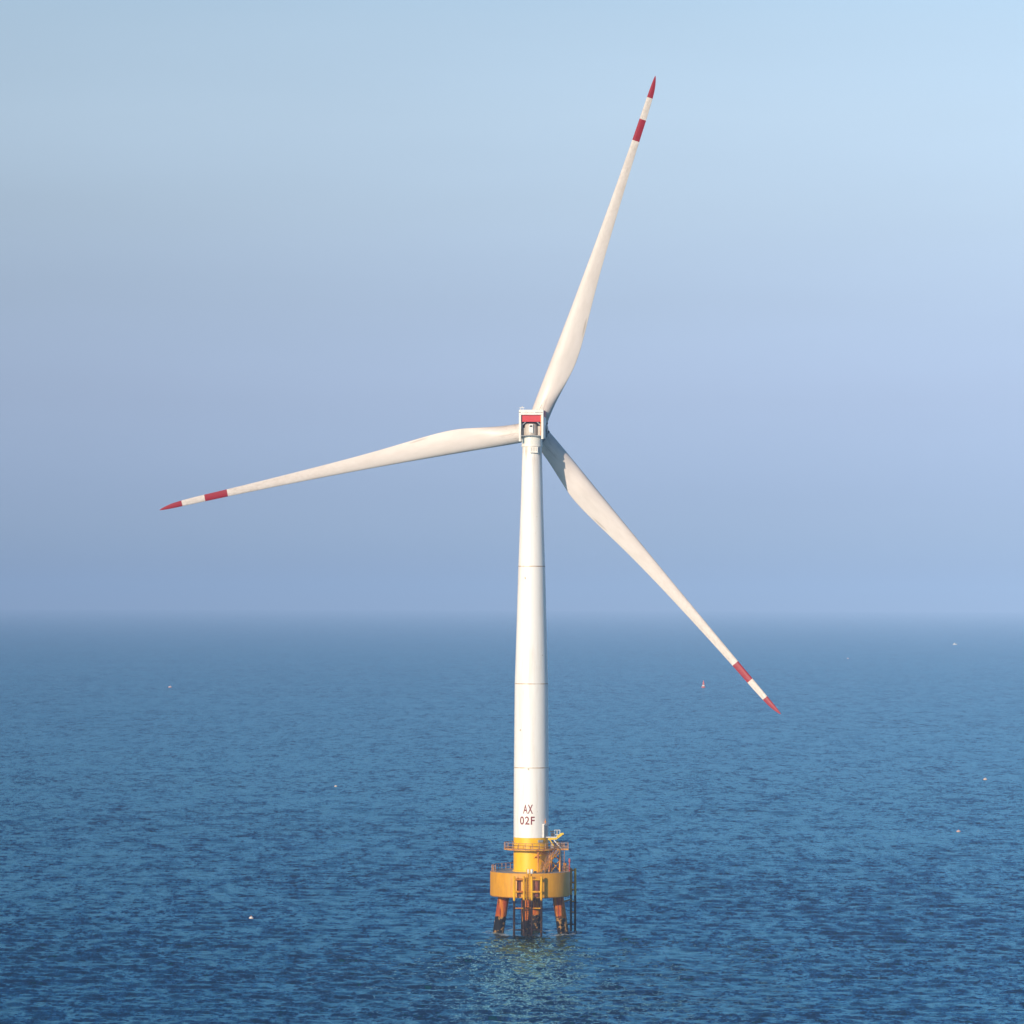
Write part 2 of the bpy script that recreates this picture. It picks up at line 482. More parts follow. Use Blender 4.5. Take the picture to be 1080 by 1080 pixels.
# churned water round the piles
sxp = n.new("ShaderNodeSeparateXYZ"); l.new(pos, sxp.inputs[0])
dist = n.new("ShaderNodeVectorMath"); dist.operation = 'LENGTH'
l.new(vmath('MULTIPLY', pos, (1, 0.9, 0)), dist.inputs[0])
near = mth(n, l, 'SUBTRACT', 1.0, mth(n, l, 'MULTIPLY', mth(n, l, 'ABSOLUTE', mth(n, l, 'SUBTRACT', dist.outputs["Value"], 6.4)), 0.38), True)
f3 = noise(n, l, pos, 0.8, 5, 0.75, (0.7, 1.0, 1))
f3r = ramp(n, [(0.47, (0, 0, 0)), (0.58, (0.9, 0.9, 0.9))]); l.new(f3.outputs["Fac"], f3r.inputs[0])
foam = mth(n, l, 'MAXIMUM', fr.outputs[0], mth(n, l, 'MULTIPLY', f3r.outputs[0], near))
n.remove(p)
body = n.new("ShaderNodeBsdfDiffuse"); body.inputs["Color"].default_value = (0.0003, 0.042, 0.068, 1)
l.new(nn, body.inputs["Normal"])
gl = n.new("ShaderNodeBsdfGlossy"); gl.inputs["Color"].default_value = (0.23, 0.51, 0.635, 1)
gl.inputs["Roughness"].default_value = 0.2
l.new(nn, gl.inputs["Normal"])
fre = n.new("ShaderNodeFresnel"); fre.inputs["IOR"].default_value = 1.333
l.new(nn, fre.inputs["Normal"])
ms_ = n.new("ShaderNodeMixShader")
l.new(fre.outputs[0], ms_.inputs[0]); l.new(body.outputs[0], ms_.inputs[1]); l.new(gl.outputs[0], ms_.inputs[2])
fo = n.new("ShaderNodeBsdfDiffuse"); fo.inputs["Color"].default_value = (0.75, 0.78, 0.80, 1)
mf = n.new("ShaderNodeMixShader")
l.new(foam, mf.inputs[0]); l.new(ms_.outputs[0], mf.inputs[1]); l.new(fo.outputs[0], mf.inputs[2])
l.new(mf.outputs[0], n["Material Output"].inputs["Surface"])
sea_me = build_sea()
sea_me.materials.append(M_SEA)
sea = bpy.data.objects.new("sea", sea_me)
COL.objects.link(sea)
ptag(sea, kind="structure")

# ------------------------------------------------------------------ haze
hz = MB().box((0, 0, 85.0), (60000, 60000, 180.0)).build("haze", None, smooth=0)
mh = bpy.data.materials.new("haze_air"); mh.use_nodes = True
hn, hl = mh.node_tree.nodes, mh.node_tree.links
hn.remove(hn["Principled BSDF"])
pv = hn.new("ShaderNodeVolumePrincipled")
pv.inputs["Color"].default_value = (0.26, 0.42, 0.735, 1)
pv.inputs["Density"].default_value = 0.00011
pv.inputs["Anisotropy"].default_value = -0.5
hl.new(pv.outputs[0], hn["Material Output"].inputs["Volume"])
hz.data.materials.append(mh)
ptag(hz, kind="stuff")

# ------------------------------------------------------------------ wind turbine
T = empty("wind_turbine")
ptag(T, "white offshore wind turbine with red striped blades on a yellow piled platform", "wind turbine")

# --- piles
for ang, xs in ((-98, 0), (172, 0), (82, 0), (-8, 0)):
    ca, sa = math.cos(R(ang)), math.sin(R(ang))
    r0, r1 = 4.75, 6.35            # axis radius under the cap, and at z = -4
    a = Vector((r0 * ca, r0 * sa, 6.62)); b = Vector((r1 * ca, r1 * sa, -4.0))
    MB().cone(b, a, 0.98, 0.98, 40).build("pile_leg", M_PILE, T)

# --- pile cap
CAPX = -0.15
prof = [(0.0, 6.5), (6.85, 6.5), (6.97, 6.62), (7.0, 6.9), (7.0, 10.72), (6.95, 10.80), (0.0, 10.80)]
cap = MB().lathe(prof, 128, M=Matrix.Translation((CAPX, 0, 0))).build("pile_cap", M_CAP, T)
dk = MB().lathe([(0.0, 10.806), (6.8, 10.806), (6.8, 10.815), (0.0, 10.815)], 96, M=Matrix.Translation((CAPX, 0, 0)))
dk.build("deck_plate", M_DECK, cap)
# deck railing: sides and back
rl = MB()
def ring_pts(rad, z, d0, d1, n, cx=CAPX):
    return [Vector((cx + rad * math.cos(R(d0 + (d1 - d0) * i / n)), rad * math.sin(R(d0 + (d1 - d0) * i / n)), z)) for i in range(n + 1)]
for z in (11.35, 11.9):
    rl.path(ring_pts(6.7, z, 20, 205, 44), 0.045, 6)
for v in ring_pts(6.7, 10.8, 20, 205, 22):
    rl.bar(v, v + Vector((0, 0, 1.12)), 0.06, 6)
rl.path(ring_pts(6.7, 10.92, 20, 205, 44), 0.05, 6)
rl.build("deck_railing", M_RAIL, cap)
rs_ = MB()
for z in (11.35, 11.9):
    rs_.path(ring_pts(6.7, z, -32, 12, 12), 0.045, 6)
for v in ring_pts(6.7, 10.8, -32, 12, 6):
    rs_.bar(v, v + Vector((0, 0, 1.12)), 0.04, 6)
rs_.build("deck_railing", M_RAIL, cap)

# --- boat landings
def fender(x, y, name_parent, top=10.25):
    f = MB().bar((x, y, -3.5), (x, y, top), 0.20, 16)
    f.sphere((x, y, top), 0.20, seg=12)
    f.build("fender_tube", M_FEND, name_parent)

fl = empty("boat_landing"); fl.parent = T
FY = -7.75
xs = (-2.93, -1.25, 0.10, 1.79)
for x in xs: fender(x, FY, fl)
cb = Sep("crossbar", M_FENDX, fl)
for (x0, x1) in ((xs[0], xs[1]), (xs[2], xs[3])):
    for z in (9.85, 7.7):
        cb.bar((x0, FY, z), (x1, FY, z), 0.19, 12)
    for z in (4.85, 1.1):
        cb.bar((x0, FY, z), (x1, FY, z), 0.11, 12)
br = Sep("standoff_bracket", M_FENDX, fl)
for x in xs:
    for z in (9.85, 7.7):
        yc = -math.sqrt(49 - (x - CAPX) ** 2)
        br.bar((x, FY, z), (x, yc + 0.06, z), 0.13, 10)
for x in (xs[1], xs[2]):
    for z in (4.85, 1.1):
        br.bar((x, FY, z), (-0.72, -5.75, z), 0.10, 10)
ld = MB()
for x in (-0.82, -0.28):
    ld.bar((x, FY + 0.25, -2.0), (x, FY + 0.25, 11.7), 0.055, 8)
zz = -1.0
while zz < 11.5:
    ld.bar((-0.82, FY + 0.25, zz), (-0.28, FY + 0.25, zz), 0.03, 6); zz += 0.3
for z in (9.85, 7.7):
    ld.bar((-0.55, FY + 0.25, z), (-0.55, -6.92, z), 0.06, 6)
ld.build("ladder", M_FEND, fl)
ln = Sep("rust_panel", M_PANEL, fl, 0.03)
for x, w in ((-2.12, 0.62), (0.95, 0.62)):
    ln.box((x, -6.98 - 0.1 if abs(x) < 1.2 else -6.78, 8.25), (w, 0.34, 2.9))

ra = empty("boat_landing"); ra.parent = T
for (x, y) in ((7.10, 3.9), (7.82, 3.5)):
    fender(x, y, ra, 10.95)
cb = Sep("crossbar", M_FENDX, ra)
a1, a2 = Vector((7.10, 3.9, 0)), Vector((7.82, 3.5, 0))
for z in (10.75, 8.6, 7.4, 5.3, 3.4, 1.2):
    cb.bar(a1 + Vector((0, 0, z)), a2 + Vector((0, 0, z)), 0.11 if z < 10 else 0.15, 10)
for z in (5.6, 1.3):
    cb.bar(a1 + Vector((0, 0, z)), (5.35, -0.3, z - 0.2), 0.13, 10)
for z in (10.2, 7.6):
    cb.bar(a1 + Vector((0, 0, z)), (5.7, 3.3, z), 0.12, 10)

# --- transition piece (yellow base of the tower)
TRB = 3.06
tp = MB().lathe([(3.25, 10.80), (3.25, 11.0), (TRB, 11.05), (TRB, 16.76), (0.5, 16.76)], 96).build("transition_piece", M_YTOWER, T)

# --- balcony round the transition piece
bal = MB()
bal.lathe([(TRB + 0.01, 14.62), (4.75, 14.62), (4.75, 14.80), (TRB + 0.01, 14.80)], 72, closed_prof=True)
bal.box((5.55, 0.0, 14.70), (2.0, 3.6, 0.16))
balcony = bal.build("service_balcony", M_YRAIL, T)
br = MB()
pts = ring_pts(4.68, 0, 26, 334, 40, 0.0)
ext = [Vector((6.5, -1.75, 0)), Vector((6.5, 1.75, 0))]
loop = pts + ext
for h in (15.3, 15.85):
    br.path([v + Vector((0, 0, h)) for v in loop], 0.05, 6, closed=True)
br.path([v + Vector((0, 0, 14.9)) for v in loop], 0.06, 6, closed=True)
for i, v in enumerate(loop):
    if i % 2 == 0 or i > 40:
        br.bar(v + Vector((0, 0, 14.7)), v + Vector((0, 0, 15.88)), 0.06, 6)
for y in (-1.0, 0.0, 1.0):
    br.bar((6.5, y, 14.7), (6.5, y, 15.88), 0.06, 6)
for x in (5.0, 5.6):
    for y in (-1.75, 1.75):
        br.bar((x, y, 14.7), (x, y, 15.88), 0.042, 6)
br.build("balcony_railing", M_RAIL, balcony)

def post(x, y, r=0.17):
    MB().bar((x, y, 10.81), (x, y, 14.62), r, 12).build("support_post", M_YRAIL, T)
PP = [(1.25, -3.65), (3.22, -1.55), (3.62, -1.5), (5.05, -1.5), (3.62, 1.5), (5.05, 1.5)]
for x, y in PP: post(x, y, 0.15)
bx = Sep("cross_brace", M_YRAIL, T)
def X(a, b, z0, z1, r=0.065):
    bx.bar((a[0], a[1], z0), (b[0], b[1], z1), r, 8)
    bx.bar((a[0], a[1], z1), (b[0], b[1], z0), r, 8)
for (a, b) in ((PP[2], PP[3]), (PP[4], PP[5]), (PP[3], PP[5])):
    X(a, b, 12.75, 14.2); X(a, b, 11.0, 12.6)
bx.bar((PP[0][0], PP[0][1], 14.0), (PP[1][0], PP[1][1], 14.05), 0.10, 8)
bx.bar((PP[0][0], PP[0][1], 13.7), (PP[1][0], PP[1][1], 11.1), 0.11, 8)
bx.bar((PP[0][0], PP[0][1], 13.9), (0.55, -3.02, 13.3), 0.09, 8)

# access stair from the deck up to the balcony, and a caged ladder beside it
st = MB()
sa_, sb_ = Vector((1.9, -4.6, 10.83)), Vector((4.5, -2.2, 14.7))
side = Vector((0.42, -0.45, 0)).normalized() * 0.38
for sg in (-1, 1):
    st.beam(sa_ + side * sg, sb_ + side * sg, 0.07, 0.22)
for k in range(1, 15):
    c_ = sa_.lerp(sb_, k / 15)
    st.beam(c_ - side, c_ + side, 0.24, 0.04)
stair = st.build("access_stair", M_YRAIL, T)
for sg in (-1, 1):
    hr = MB()
    for h in (0.55, 1.05):
        hr.bar(sa_ + side * sg + Vector((0, 0, h)), sb_ + side * sg + Vector((0, 0, h)), 0.045, 6)
    for k in (0, 0.33, 0.66, 1):
        c_ = sa_.lerp(sb_, k) + side * sg
        hr.bar(c_, c_ + Vector((0, 0, 1.07)), 0.045, 6)
    hr.build("stair_handrail", M_RAIL, stair)
cl = MB()
for x in (5.35, 5.85):
    cl.bar((x, -0.9, 10.82), (x, -0.9, 15.9), 0.06, 6)
for k in range(17):
    cl.bar((5.35, -0.9, 11.0 + 0.29 * k), (5.85, -0.9, 11.0 + 0.29 * k), 0.035, 6)
cl.build("balcony_ladder", M_RAIL, T)
hbx = Sep("balcony_cabinet", M_GREY, balcony, 0.03)
hbx.box((3.75, -1.2, 15.35), (0.6, 0.6, 1.1)); hbx.box((4.9, 0.9, 15.2), (0.8, 0.7, 0.8))
MB().box((4.6, -0.1, 15.5), (0.35, 0.35, 1.4)).build("crane_pedestal", M_YCRANE, balcony, bevel=0.03)

# --- deck equipment at the front rim
eq = MB().box((-0.47, -6.35, 11.15), (0.42, 0.42, 0.68)).build("signal_box", M_BUOYWHITE, T, bevel=0.04)
e2 = MB()
e2.cone((0.12, -6.3, 10.82), (0.12, -6.3, 11.48), 0.27, 0.27, 24)
e2.cone((0.12, -6.3, 11.48), (0.12, -6.3, 11.56), 0.27, 0.10, 24)
e2.build("fog_horn", M_HATCH, T)
e3 = Sep("deck_cabinet", M_DARK, T, 0.03)
e3.box((0.72, -6.0, 11.0), (0.45, 0.5, 0.38)); e3.box((2.2, -5.4, 11.05), (0.5, 0.5, 0.5)); e3.box((2.75, -4.9, 11.1), (0.25, 0.3, 0.6))
e4 = MB()
for x in (2.3, 3.0):
    e4.bar((x, -5.9, 10.8), (x, -5.9, 11.75), 0.05, 6)
e4.bar((2.3, -5.9, 11.7), (3.0, -5.9, 11.7), 0.04, 6)
e4.build("hose_rack", M_RAIL, T)
e5 = MB()
e5.cone((6.75, -0.8, 10.8), (6.75, -0.8, 12.5), 0.13, 0.10, 12)
e5.cone((6.75, -0.8, 12.5), (6.75, -0.8, 12.95), 0.20, 0.16, 12)
e5.sphere((6.75, -0.8, 12.98), 0.16, seg=12)
e5.build("marker_light_post", M_REDPOST, T)
e6 = MB().box((6.0, 1.2, 11.45), (0.55, 0.55, 1.25)).box((6.0, 1.2, 12.13), (0.7, 0.7, 0.1)).build("deck_cabinet", M_YRAIL, T, bevel=0.03)

# --- davit crane on the balcony, right of the tower
crane = empty("davit_crane"); crane.parent = T
c1 = MB()
c1.beam((2.95, -1.9, 16.55), (4.3, -1.9, 16.62), 0.34, 0.34)
c1.beam((4.25, -1.9, 16.60), (5.35, -1.9, 17.42), 0.34, 0.44)
c1.box((5.5, -1.9, 17.48), (0.42, 0.46, 0.30))
c1.build("jib", M_YCRANE, crane, bevel=0.03)
c2 = MB()
c2.bar((3.3, -1.9, 16.4), (4.35, -1.75, 14.85), 0.11, 10)
c2.build("lower_strut", M_YCRANE, crane)
c3 = MB()
c3.bar((4.0, -1.9, 16.35), (5.3, -1.75, 14.88), 0.11, 10)
c3.build("strut", M_HATCH, crane)
c4 = MB()
for x in (4.55, 5.05):
    c4.bar((x, -1.7, 17.05), (x, -1.7, 18.15), 0.05, 6)
for z in (17.3, 18.1):
    c4.bar((4.1, -1.7, z), (5.05, -1.7, z), 0.05, 6)
c4.bar((4.1, -1.7, 16.8), (4.1, -1.7, 18.1), 0.05, 6)
c4.build("winch_frame", M_HATCH, crane)
c5 = MB()
c5.cone((3.75, -2.0, 17.3), (3.75, -1.4, 17.3), 0.33, 0.33, 18)
c5.box((3.65, -1.7, 17.85), (0.75, 0.45, 0.22)); c5.box((4.55, -1.55, 17.72), (0.35, 0.3, 0.5))
c5.build("winch", M_DARK, crane, bevel=0.02)
c6 = MB().box((3.6, -1.75, 16.88), (1.9, 1.0, 0.14)).build("crane_platform", M_HATCH, crane, bevel=0.02)

# --- tower
PROF = [(0.5, 16.77), (3.06, 16.77), (3.055, 22.0), (3.035, 29.0), (2.93, 43.7), (2.80, 48.0), (2.36, 64.3), (1.98, 75.0), (1.71, 85.0), (1.71, 85.4)]
tower = MB().lathe(PROF, 128).build("tower", M_TOWER, T, smooth=30)
def tower_r(z):
    pr = PROF[1:]
    for (r0, z0), (r1, z1) in zip(pr, pr[1:]):
        if z0 <= z <= z1: return r0 + (r1 - r0) * (z - z0) / max(z1 - z0, 1e-6)
    return pr[-1][0]
for z in (29.0, 43.7, 64.3):
    r_ = tower_r(z)
    MB().lathe([(r_ - 0.05, z - 0.065), (r_ + 0.025, z - 0.065), (r_ + 0.025, z + 0.065), (r_ - 0.05, z + 0.065)], 96, closed_prof=True).build("flange_seam", M_SEAM, tower)

def lettering(txt, xc, z0, z1, w):
    cu = bpy.data.curves.new("lettering", 'FONT')
    cu.body = txt; cu.size = 1.0; cu.offset = 0.018; cu.resolution_u = 6
    cu.space_character = 1.12
    to = bpy.data.objects.new("lettering_source", cu)
    COL.objects.link(to)
    bpy.context.view_layer.update()
    me = bpy.data.meshes.new_from_object(to.evaluated_get(bpy.context.evaluated_depsgraph_get()))
    bpy.data.objects.remove(to); bpy.data.curves.remove(cu)
    bm = bmesh.new(); bm.from_mesh(me)
    bmesh.ops.triangulate(bm, faces=bm.faces)
    bmesh.ops.subdivide_edges(bm, edges=bm.edges, cuts=1)
    xs = [v.co.x for v in bm.verts]; ys = [v.co.y for v in bm.verts]
    x0, x1, y0, y1 = min(xs), max(xs), min(ys), max(ys)
    for v in bm.verts:
        u = (v.co.x - x0) / (x1 - x0) * w - w / 2 + xc
        z = z0 + (v.co.y - y0) / (y1 - y0) * (z1 - z0)
        rr = tower_r(z) + 0.018
        ph = math.asin(max(-1, min(1, xc / rr))) + (u - xc) / rr
        v.co = (rr * math.sin(ph), -rr * math.cos(ph), z)
    bm.to_mesh(me); bm.free()
    me.name = "lettering"
    me.materials.append(M_LETTER)
    o = bpy.data.objects.new("lettering", me); COL.objects.link(o); o.parent = tower
    return o
lettering("AX", -0.58, 21.02, 22.60, 1.76)
lettering("02F", -0.73, 19.08, 20.53, 2.72)

# tower door with its hood on the right flank
dm = Matrix.Rotation(R(52), 4, 'Z')
d = MB()
d.box((0, -3.10, 17.95), (1.15, 0.28, 2.3), dm); d.box((0, -3.22, 19.15), (1.3, 0.5, 0.12), dm)
d.build("door_frame", M_HATCH, tower, bevel=0.03)
MB().box((0, -3.255, 17.9), (0.8, 0.06, 1.95), dm).build("tower_door", M_GREY, tower, bevel=0.01)
d = MB()
v = dm @ Vector((0.0, -3.2, 19.2))
d.bar(v, v + Vector((0, 0, 0.9)), 0.04, 6); d.sphere(v + Vector((0, 0, 0.35)), 0.15, seg=12)
d.build("door_lamp", M_ORANGE, tower)
# small sign box under the balcony edge on the yellow base
MB().box((0, -3.12, 16.2), (1.0, 0.22, 0.45), Matrix.Rotation(R(32), 4, 'Z')).build("junction_box", M_GREY, tp, bevel=0.03)

# --- yaw section
MB().lathe([(1.2, 85.3), (1.86, 85.3), (1.90, 85.42), (1.86, 85.6), (1.80, 85.62), (1.80, 87.3), (1.2, 87.3)], 96).build("yaw_bearing", M_NAC, T)
vb = MB().box((0.32, -1.85, 84.75), (1.35, 0.55, 0.95)).box((0.32, -1.86, 84.22), (1.5, 0.62, 0.08)).build("vent_box", M_NAC, T, bevel=0.02)
vs_ = Sep("vent_slat", M_BEIGE, vb)
for i in range(4):
    vs_.box((-0.10 + 0.28 * i, -2.135, 84.78), (0.10, 0.03, 0.62))

# --- nacelle
PSI, TILT = R(4.6), R(8.0)
NM = Matrix.Translation((0, 0, 0)) @ Matrix.Rotation(-PSI, 4, 'Z')      # local +Y = rotor axis, away from the camera
nac = empty("nacelle"); nac.parent = T
nac.matrix_local = NM
YR = -2.35
W2, ZB, ZT = 2.16, 86.95, 91.75
fr = MB()
fr.box((0, YR + 0.35, ZT - 0.45), (2 * W2, 0.7, 0.9))
fr.box((-W2 + 0.20, YR + 0.35, (86.2 + ZT - 0.91) / 2), (0.38, 0.68, ZT - 0.91 - 86.2))
fr.box((W2 - 0.20, YR + 0.35, (86.6 + ZT - 0.91) / 2), (0.38, 0.68, ZT - 0.91 - 86.6))
fr.build("rear_frame", M_NAC, nac, bevel=0.05)
bd = MB()
bd.box((0, 1.55, ZT - 0.16), (2 * W2 - 0.06, 6.4, 0.24))
bd.box((-W2 + 0.13, 1.55, 89.2), (0.2, 6.4, 4.7)); bd.box((W2 - 0.13, 1.55, 89.2), (0.2, 6.4, 4.7))
bd.box((0, 1.9, 87.25), (2 * W2 - 0.5, 5.6, 0.2))
bd.build("nacelle_body", M_NAC, nac, bevel=0.04)
MB().box((0, -0.4, 89.2), (2 * W2 - 0.5, 0.15, 4.0)).build("bulkhead", M_DARK, nac)
co = MB()
co.box((0, YR + 0.75, 90.22), (2 * W2 - 0.80, 0.7, 1.16))
for i in range(17):
    co.box((-1.6 + 0.2 * i, YR + 0.38, 90.22), (0.07, 0.05, 1.08))
co.build("cooler", M_COOL, nac, bevel=0.012)
hs = MB()
hs.lathe([(0.1, 87.3), (1.12, 87.3), (1.12, 88.9), (1.05, 89.15), (0.85, 89.32), (0.1, 89.35)], 48, M=Matrix.Translation((-0.1, -1.15, 0)))
hs.box((-1.4, -0.95, 87.95), (0.5, 0.8, 1.3)); hs.box((1.4, -0.95, 88.1), (0.62, 0.9, 1.6))
hs.build("yaw_drive_housing", M_BEIGE, nac, bevel=0.03)
h1 = MB().box((-0.02, -2.30, 88.45), (0.78, 0.16, 1.55)).build("hatch", M_HATCH, nac, bevel=0.10)
MB().box((-0.02, -2.39, 88.85), (0.44, 0.06, 0.30)).build("hatch_window", M_DARK, nac, bevel=0.02)
ms = Sep("pipework", M_GREY, nac)
ms.box((-1.65, -1.5, 88.9), (0.25, 0.5, 0.9)); ms.beam((1.0, -1.75, 89.6), (1.7, -1.75, 89.0), 0.16, 0.16); ms.beam((-1.0, -1.75, 89.6), (-1.72, -1.75, 89.0), 0.14, 0.14)
ms.box((-1.65, -1.8, 87.7), (0.12, 0.12, 1.0)); ms.box((1.55, -1.8, 87.6), (0.10, 0.10, 0.9))
fl2 = MB().box((0, YR + 0.5, 87.18), (2 * W2 - 0.70, 1.0, 0.12)).build("rear_floor", M_GREY, nac)
gp = Sep("panel_gap", M_DARK, nac)
gp.box((1.35, YR - 0.012, 91.28), (1.35, 0.03, 0.07)); gp.box((-1.98, YR - 0.012, 91.28), (0.32, 0.03, 0.09))
pl = Sep("worn_patch", M_BEIGE, nac)
for i, (x, w) in enumerate(((-1.45, 0.14), (-1.2, 0.1), (-0.98, 0.12), (-0.6, 0.3), (-0.22, 0.22), (0.1, 0.2), (0.36, 0.14))):
    pl.box((x, YR - 0.012, 91.22 + 0.02 * (i % 2)), (w, 0.026, 0.13))
rf = MB()
for (x, y) in ((-1.9, -1.8), (-1.45, -1.8)):
    rf.bar((x, y, 91.7), (x, y, 92.18), 0.05, 8)
rf.box((-1.68, -1.8, 92.12), (0.95, 0.12, 0.08)); rf.sphere((-1.6, -1.8, 92.25), 0.13, seg=10)
rf.build("wind_sensor", M_HATCH, nac)
MB().bar((W2 - 0.46, YR + 0.12, 87.1), (W2 - 0.46, YR + 0.12, 90.8), 0.07, 8).build("cable_duct", M_ORANGE, nac)
rr = MB()
rr.box((W2 - 0.02, 1.3, 91.15), (0.14, 4.6, 1.1))
rr.build("red_side_panel", M_COOL, nac, bevel=0.02)
am = Sep("antenna", M_BEIGE, nac)
for x in (0.85, 1.3): am.bar((x, -0.8, 91.7), (x + 0.12, -0.8, 92.0), 0.03, 6)
am.bar((1.28, -0.6, 91.7), (1.72, -0.6, 92.75), 0.05, 6)

# --- rotor: generator, hub, blades
AX = Vector((math.sin(PSI) * math.cos(TILT), math.cos(PSI) * math.cos(TILT), math.sin(TILT)))
RIGHT = Vector((math.cos(PSI), -math.sin(PSI), 0))
UP = RIGHT.cross(AX).normalized()
HUB = Vector((0, 0, 87.6)) + AX * 6.7
HM = Matrix((RIGHT.to_4d() * 1, UP.to_4d() * 1, AX.to_4d() * 1, (0, 0, 0, 1))).transposed()
for i in range(3): HM[3][i] = 0
HM = Matrix.Translation(HUB) @ HM.to_3x3().to_4x4()
hub = MB()
hub.lathe([(0.0, 3.2), (1.0, 3.0), (1.9, 2.2), (2.3, 1.1), (2.4, 0.0), (2.35, -1.2), (2.2, -1.7), (1.0, -1.8)], 48)
hub_o = hub.build("rotor_hub", M_HUB, T, M=HM)
gen = MB()
gen.lathe([(0.3, -1.85), (2.35, -1.85), (2.45, -2.0), (2.45, -3.1), (2.3, -3.25), (0.3, -3.3)], 64)
gen.build("generator", M_HUB, T, M=HM)

RB = 66.5
ST = [  # r, chord, leading-edge offset from the pitch axis, relative thickness, twist deg
    (1.55, 3.42, 1.71, 1.00, 12), (3.2, 3.42, 1.71, 1.00, 13), (5.5, 3.55, 1.66, 0.92, 14), (8.0, 3.85, 1.58, 0.74, 14.5),
    (10.5, 4.15, 1.48, 0.58, 14), (13.0, 4.36, 1.38, 0.46, 13), (15.5, 4.30, 1.28, 0.38, 11.5), (18.5, 4.02, 1.18, 0.33, 9.5),
    (22.0, 3.60, 1.06, 0.29, 8), (26.0, 3.12, 0.94, 0.26, 6.5), (31.0, 2.62, 0.80, 0.24, 5.2), (38.0, 2.10, 0.64, 0.22, 3.8),
    (45.0, 1.70, 0.52, 0.20, 2.6), (51.0, 1.42, 0.44, 0.19, 1.6), (55.0, 1.28, 0.40, 0.18, 1.0), (59.0, 1.18, 0.38, 0.18, 0.6),
    (62.6, 1.02, 0.36, 0.18, 0.2), (64.3, 0.84, 0.34, 0.18, 0), (65.5, 0.54, 0.30, 0.18, 0), (66.2, 0.26, 0.24, 0.18, 0), (RB, 0.05, 0.19, 0.2, 0)]
STA = np.array(ST)
DEFL = 8.3
def interp(r):
    i = max(0, min(len(ST) - 2, int(np.searchsorted(STA[:, 0], r)) - 1))
    # Catmull-Rom through the stations
    p1, p2 = STA[i], STA[i + 1]
    t = (r - p1[0]) / (p2[0] - p1[0])
    m1 = (STA[min(i + 1, len(ST) - 1)] - STA[max(i - 1, 0)]); m1 = m1 / max(m1[0], 1e-6) * (p2[0] - p1[0])
    m2 = (STA[min(i + 2, len(ST) - 1)] - STA[i]); m2 = m2 / max(m2[0], 1e-6) * (p2[0] - p1[0])
    h = (2*t**3-3*t**2+1)*p1 + (t**3-2*t**2+t)*m1 + (-2*t**3+3*t**2)*p2 + (t**3-t**2)*m2
    return h
NP = 48
def section(r):
    _, ch, le, th, tw = interp(r)
    ch = max(ch, 0.03)
    circ = max(0.0, min(1.0, (th - 0.40) / 0.60)); circ = circ * circ * (3 - 2 * circ)
    pts = []
    for k in range(NP):
        a = 2 * math.pi * k / NP
        u = 0.5 + 0.5 * math.cos(a)                       # 1 = trailing edge, 0 = leading edge
        s = math.sin(a)
        yt = 5 * min(th, 0.42) * (0.2969 * math.sqrt(u) - 0.1260 * u - 0.3516 * u * u + 0.2843 * u ** 3 - 0.1015 * u ** 4)
        cam_ = 0.03 * (1 - (2 * u - 0.8) ** 2)
        sgn = 1 if s >= 0 else -1
        ya = (sgn * yt - cam_ * 1.0) if True else 0        # suction side faces the camera side (-Y)
        yc = 0.5 * s * max(th, 0.42)
        y = (1 - circ) * ya + circ * yc
        x = u * ch - le
        y *= ch
        ct, st = math.cos(R(tw)), math.sin(R(tw))
        X_ = x * ct + y * st
        Y_ = -x * st + y * ct
        pts.append(Vector((X_, Y_ - DEFL * (r / RB) ** 2, r)))
    return pts
def shell(rr, cap0=True, cap1=True):
    m = MB()
    rings = [[m.bm.verts.new(v) for v in section(r)] for r in rr]
    for A, B in zip(rings, rings[1:]):
        for k in range(NP):
            m.bm.faces.new((A[k], A[(k + 1) % NP], B[(k + 1) % NP], B[k]))
    if cap0: m.bm.faces.new(rings[0])
    if cap1: m.bm.faces.new(rings[-1])
    return m
def span(a, b, n): return list(np.linspace(a, b, n))
B1, B2, B3 = RB - 11.9, RB - 7.95, RB - 3.95
blade_me = None
for th, LS in ((19.55, 0.997), (138.7, 0.992), (258.7, 1.015)):
    c, s = math.cos(R(th)), math.sin(R(th))
    sp = UP * c + RIGHT * s
    tg = RIGHT * c - UP * s
    nb = sp.cross(tg)
    BM = Matrix.Translation(HUB) @ Matrix((tg, nb, sp * LS)).transposed().to_4x4()
    if blade_me is None:
        m = shell(span(1.55, B1, 90))
        m2 = shell(span(B2, B3, 8))
        tmp = bpy.data.meshes.new("tmp"); m2.bm.to_mesh(tmp); m.bm.from_mesh(tmp); bpy.data.meshes.remove(tmp); m2.bm.free()
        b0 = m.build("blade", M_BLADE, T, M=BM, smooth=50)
        rb0 = shell(span(B1, B2, 8)).build("red_band", M_RED, b0, smooth=50)
        rt0 = shell(span(B3, RB, 24)).build("red_tip", M_RED, b0, smooth=50)
        rc0 = MB().lathe([(1.5, 1.62), (1.80, 1.62), (1.80, 2.0), (1.5, 2.0)], 48, closed_prof=True).build("root_collar", M_DARK, b0)
        blade_me = (b0, rb0, rt0, rc0)
    else:
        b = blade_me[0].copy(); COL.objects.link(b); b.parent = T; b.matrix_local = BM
        for q in blade_me[1:]:
            d = q.copy(); COL.objects.link(d); d.parent = b

# ------------------------------------------------------------------ things afloat
def at(px, py):
    D = CAM.z * 4500.0 / (py - 635.0)
    return Vector((CAM.x + (px - 540.0) / 4500.0 * D, CAM.y + D, 0.0)), D

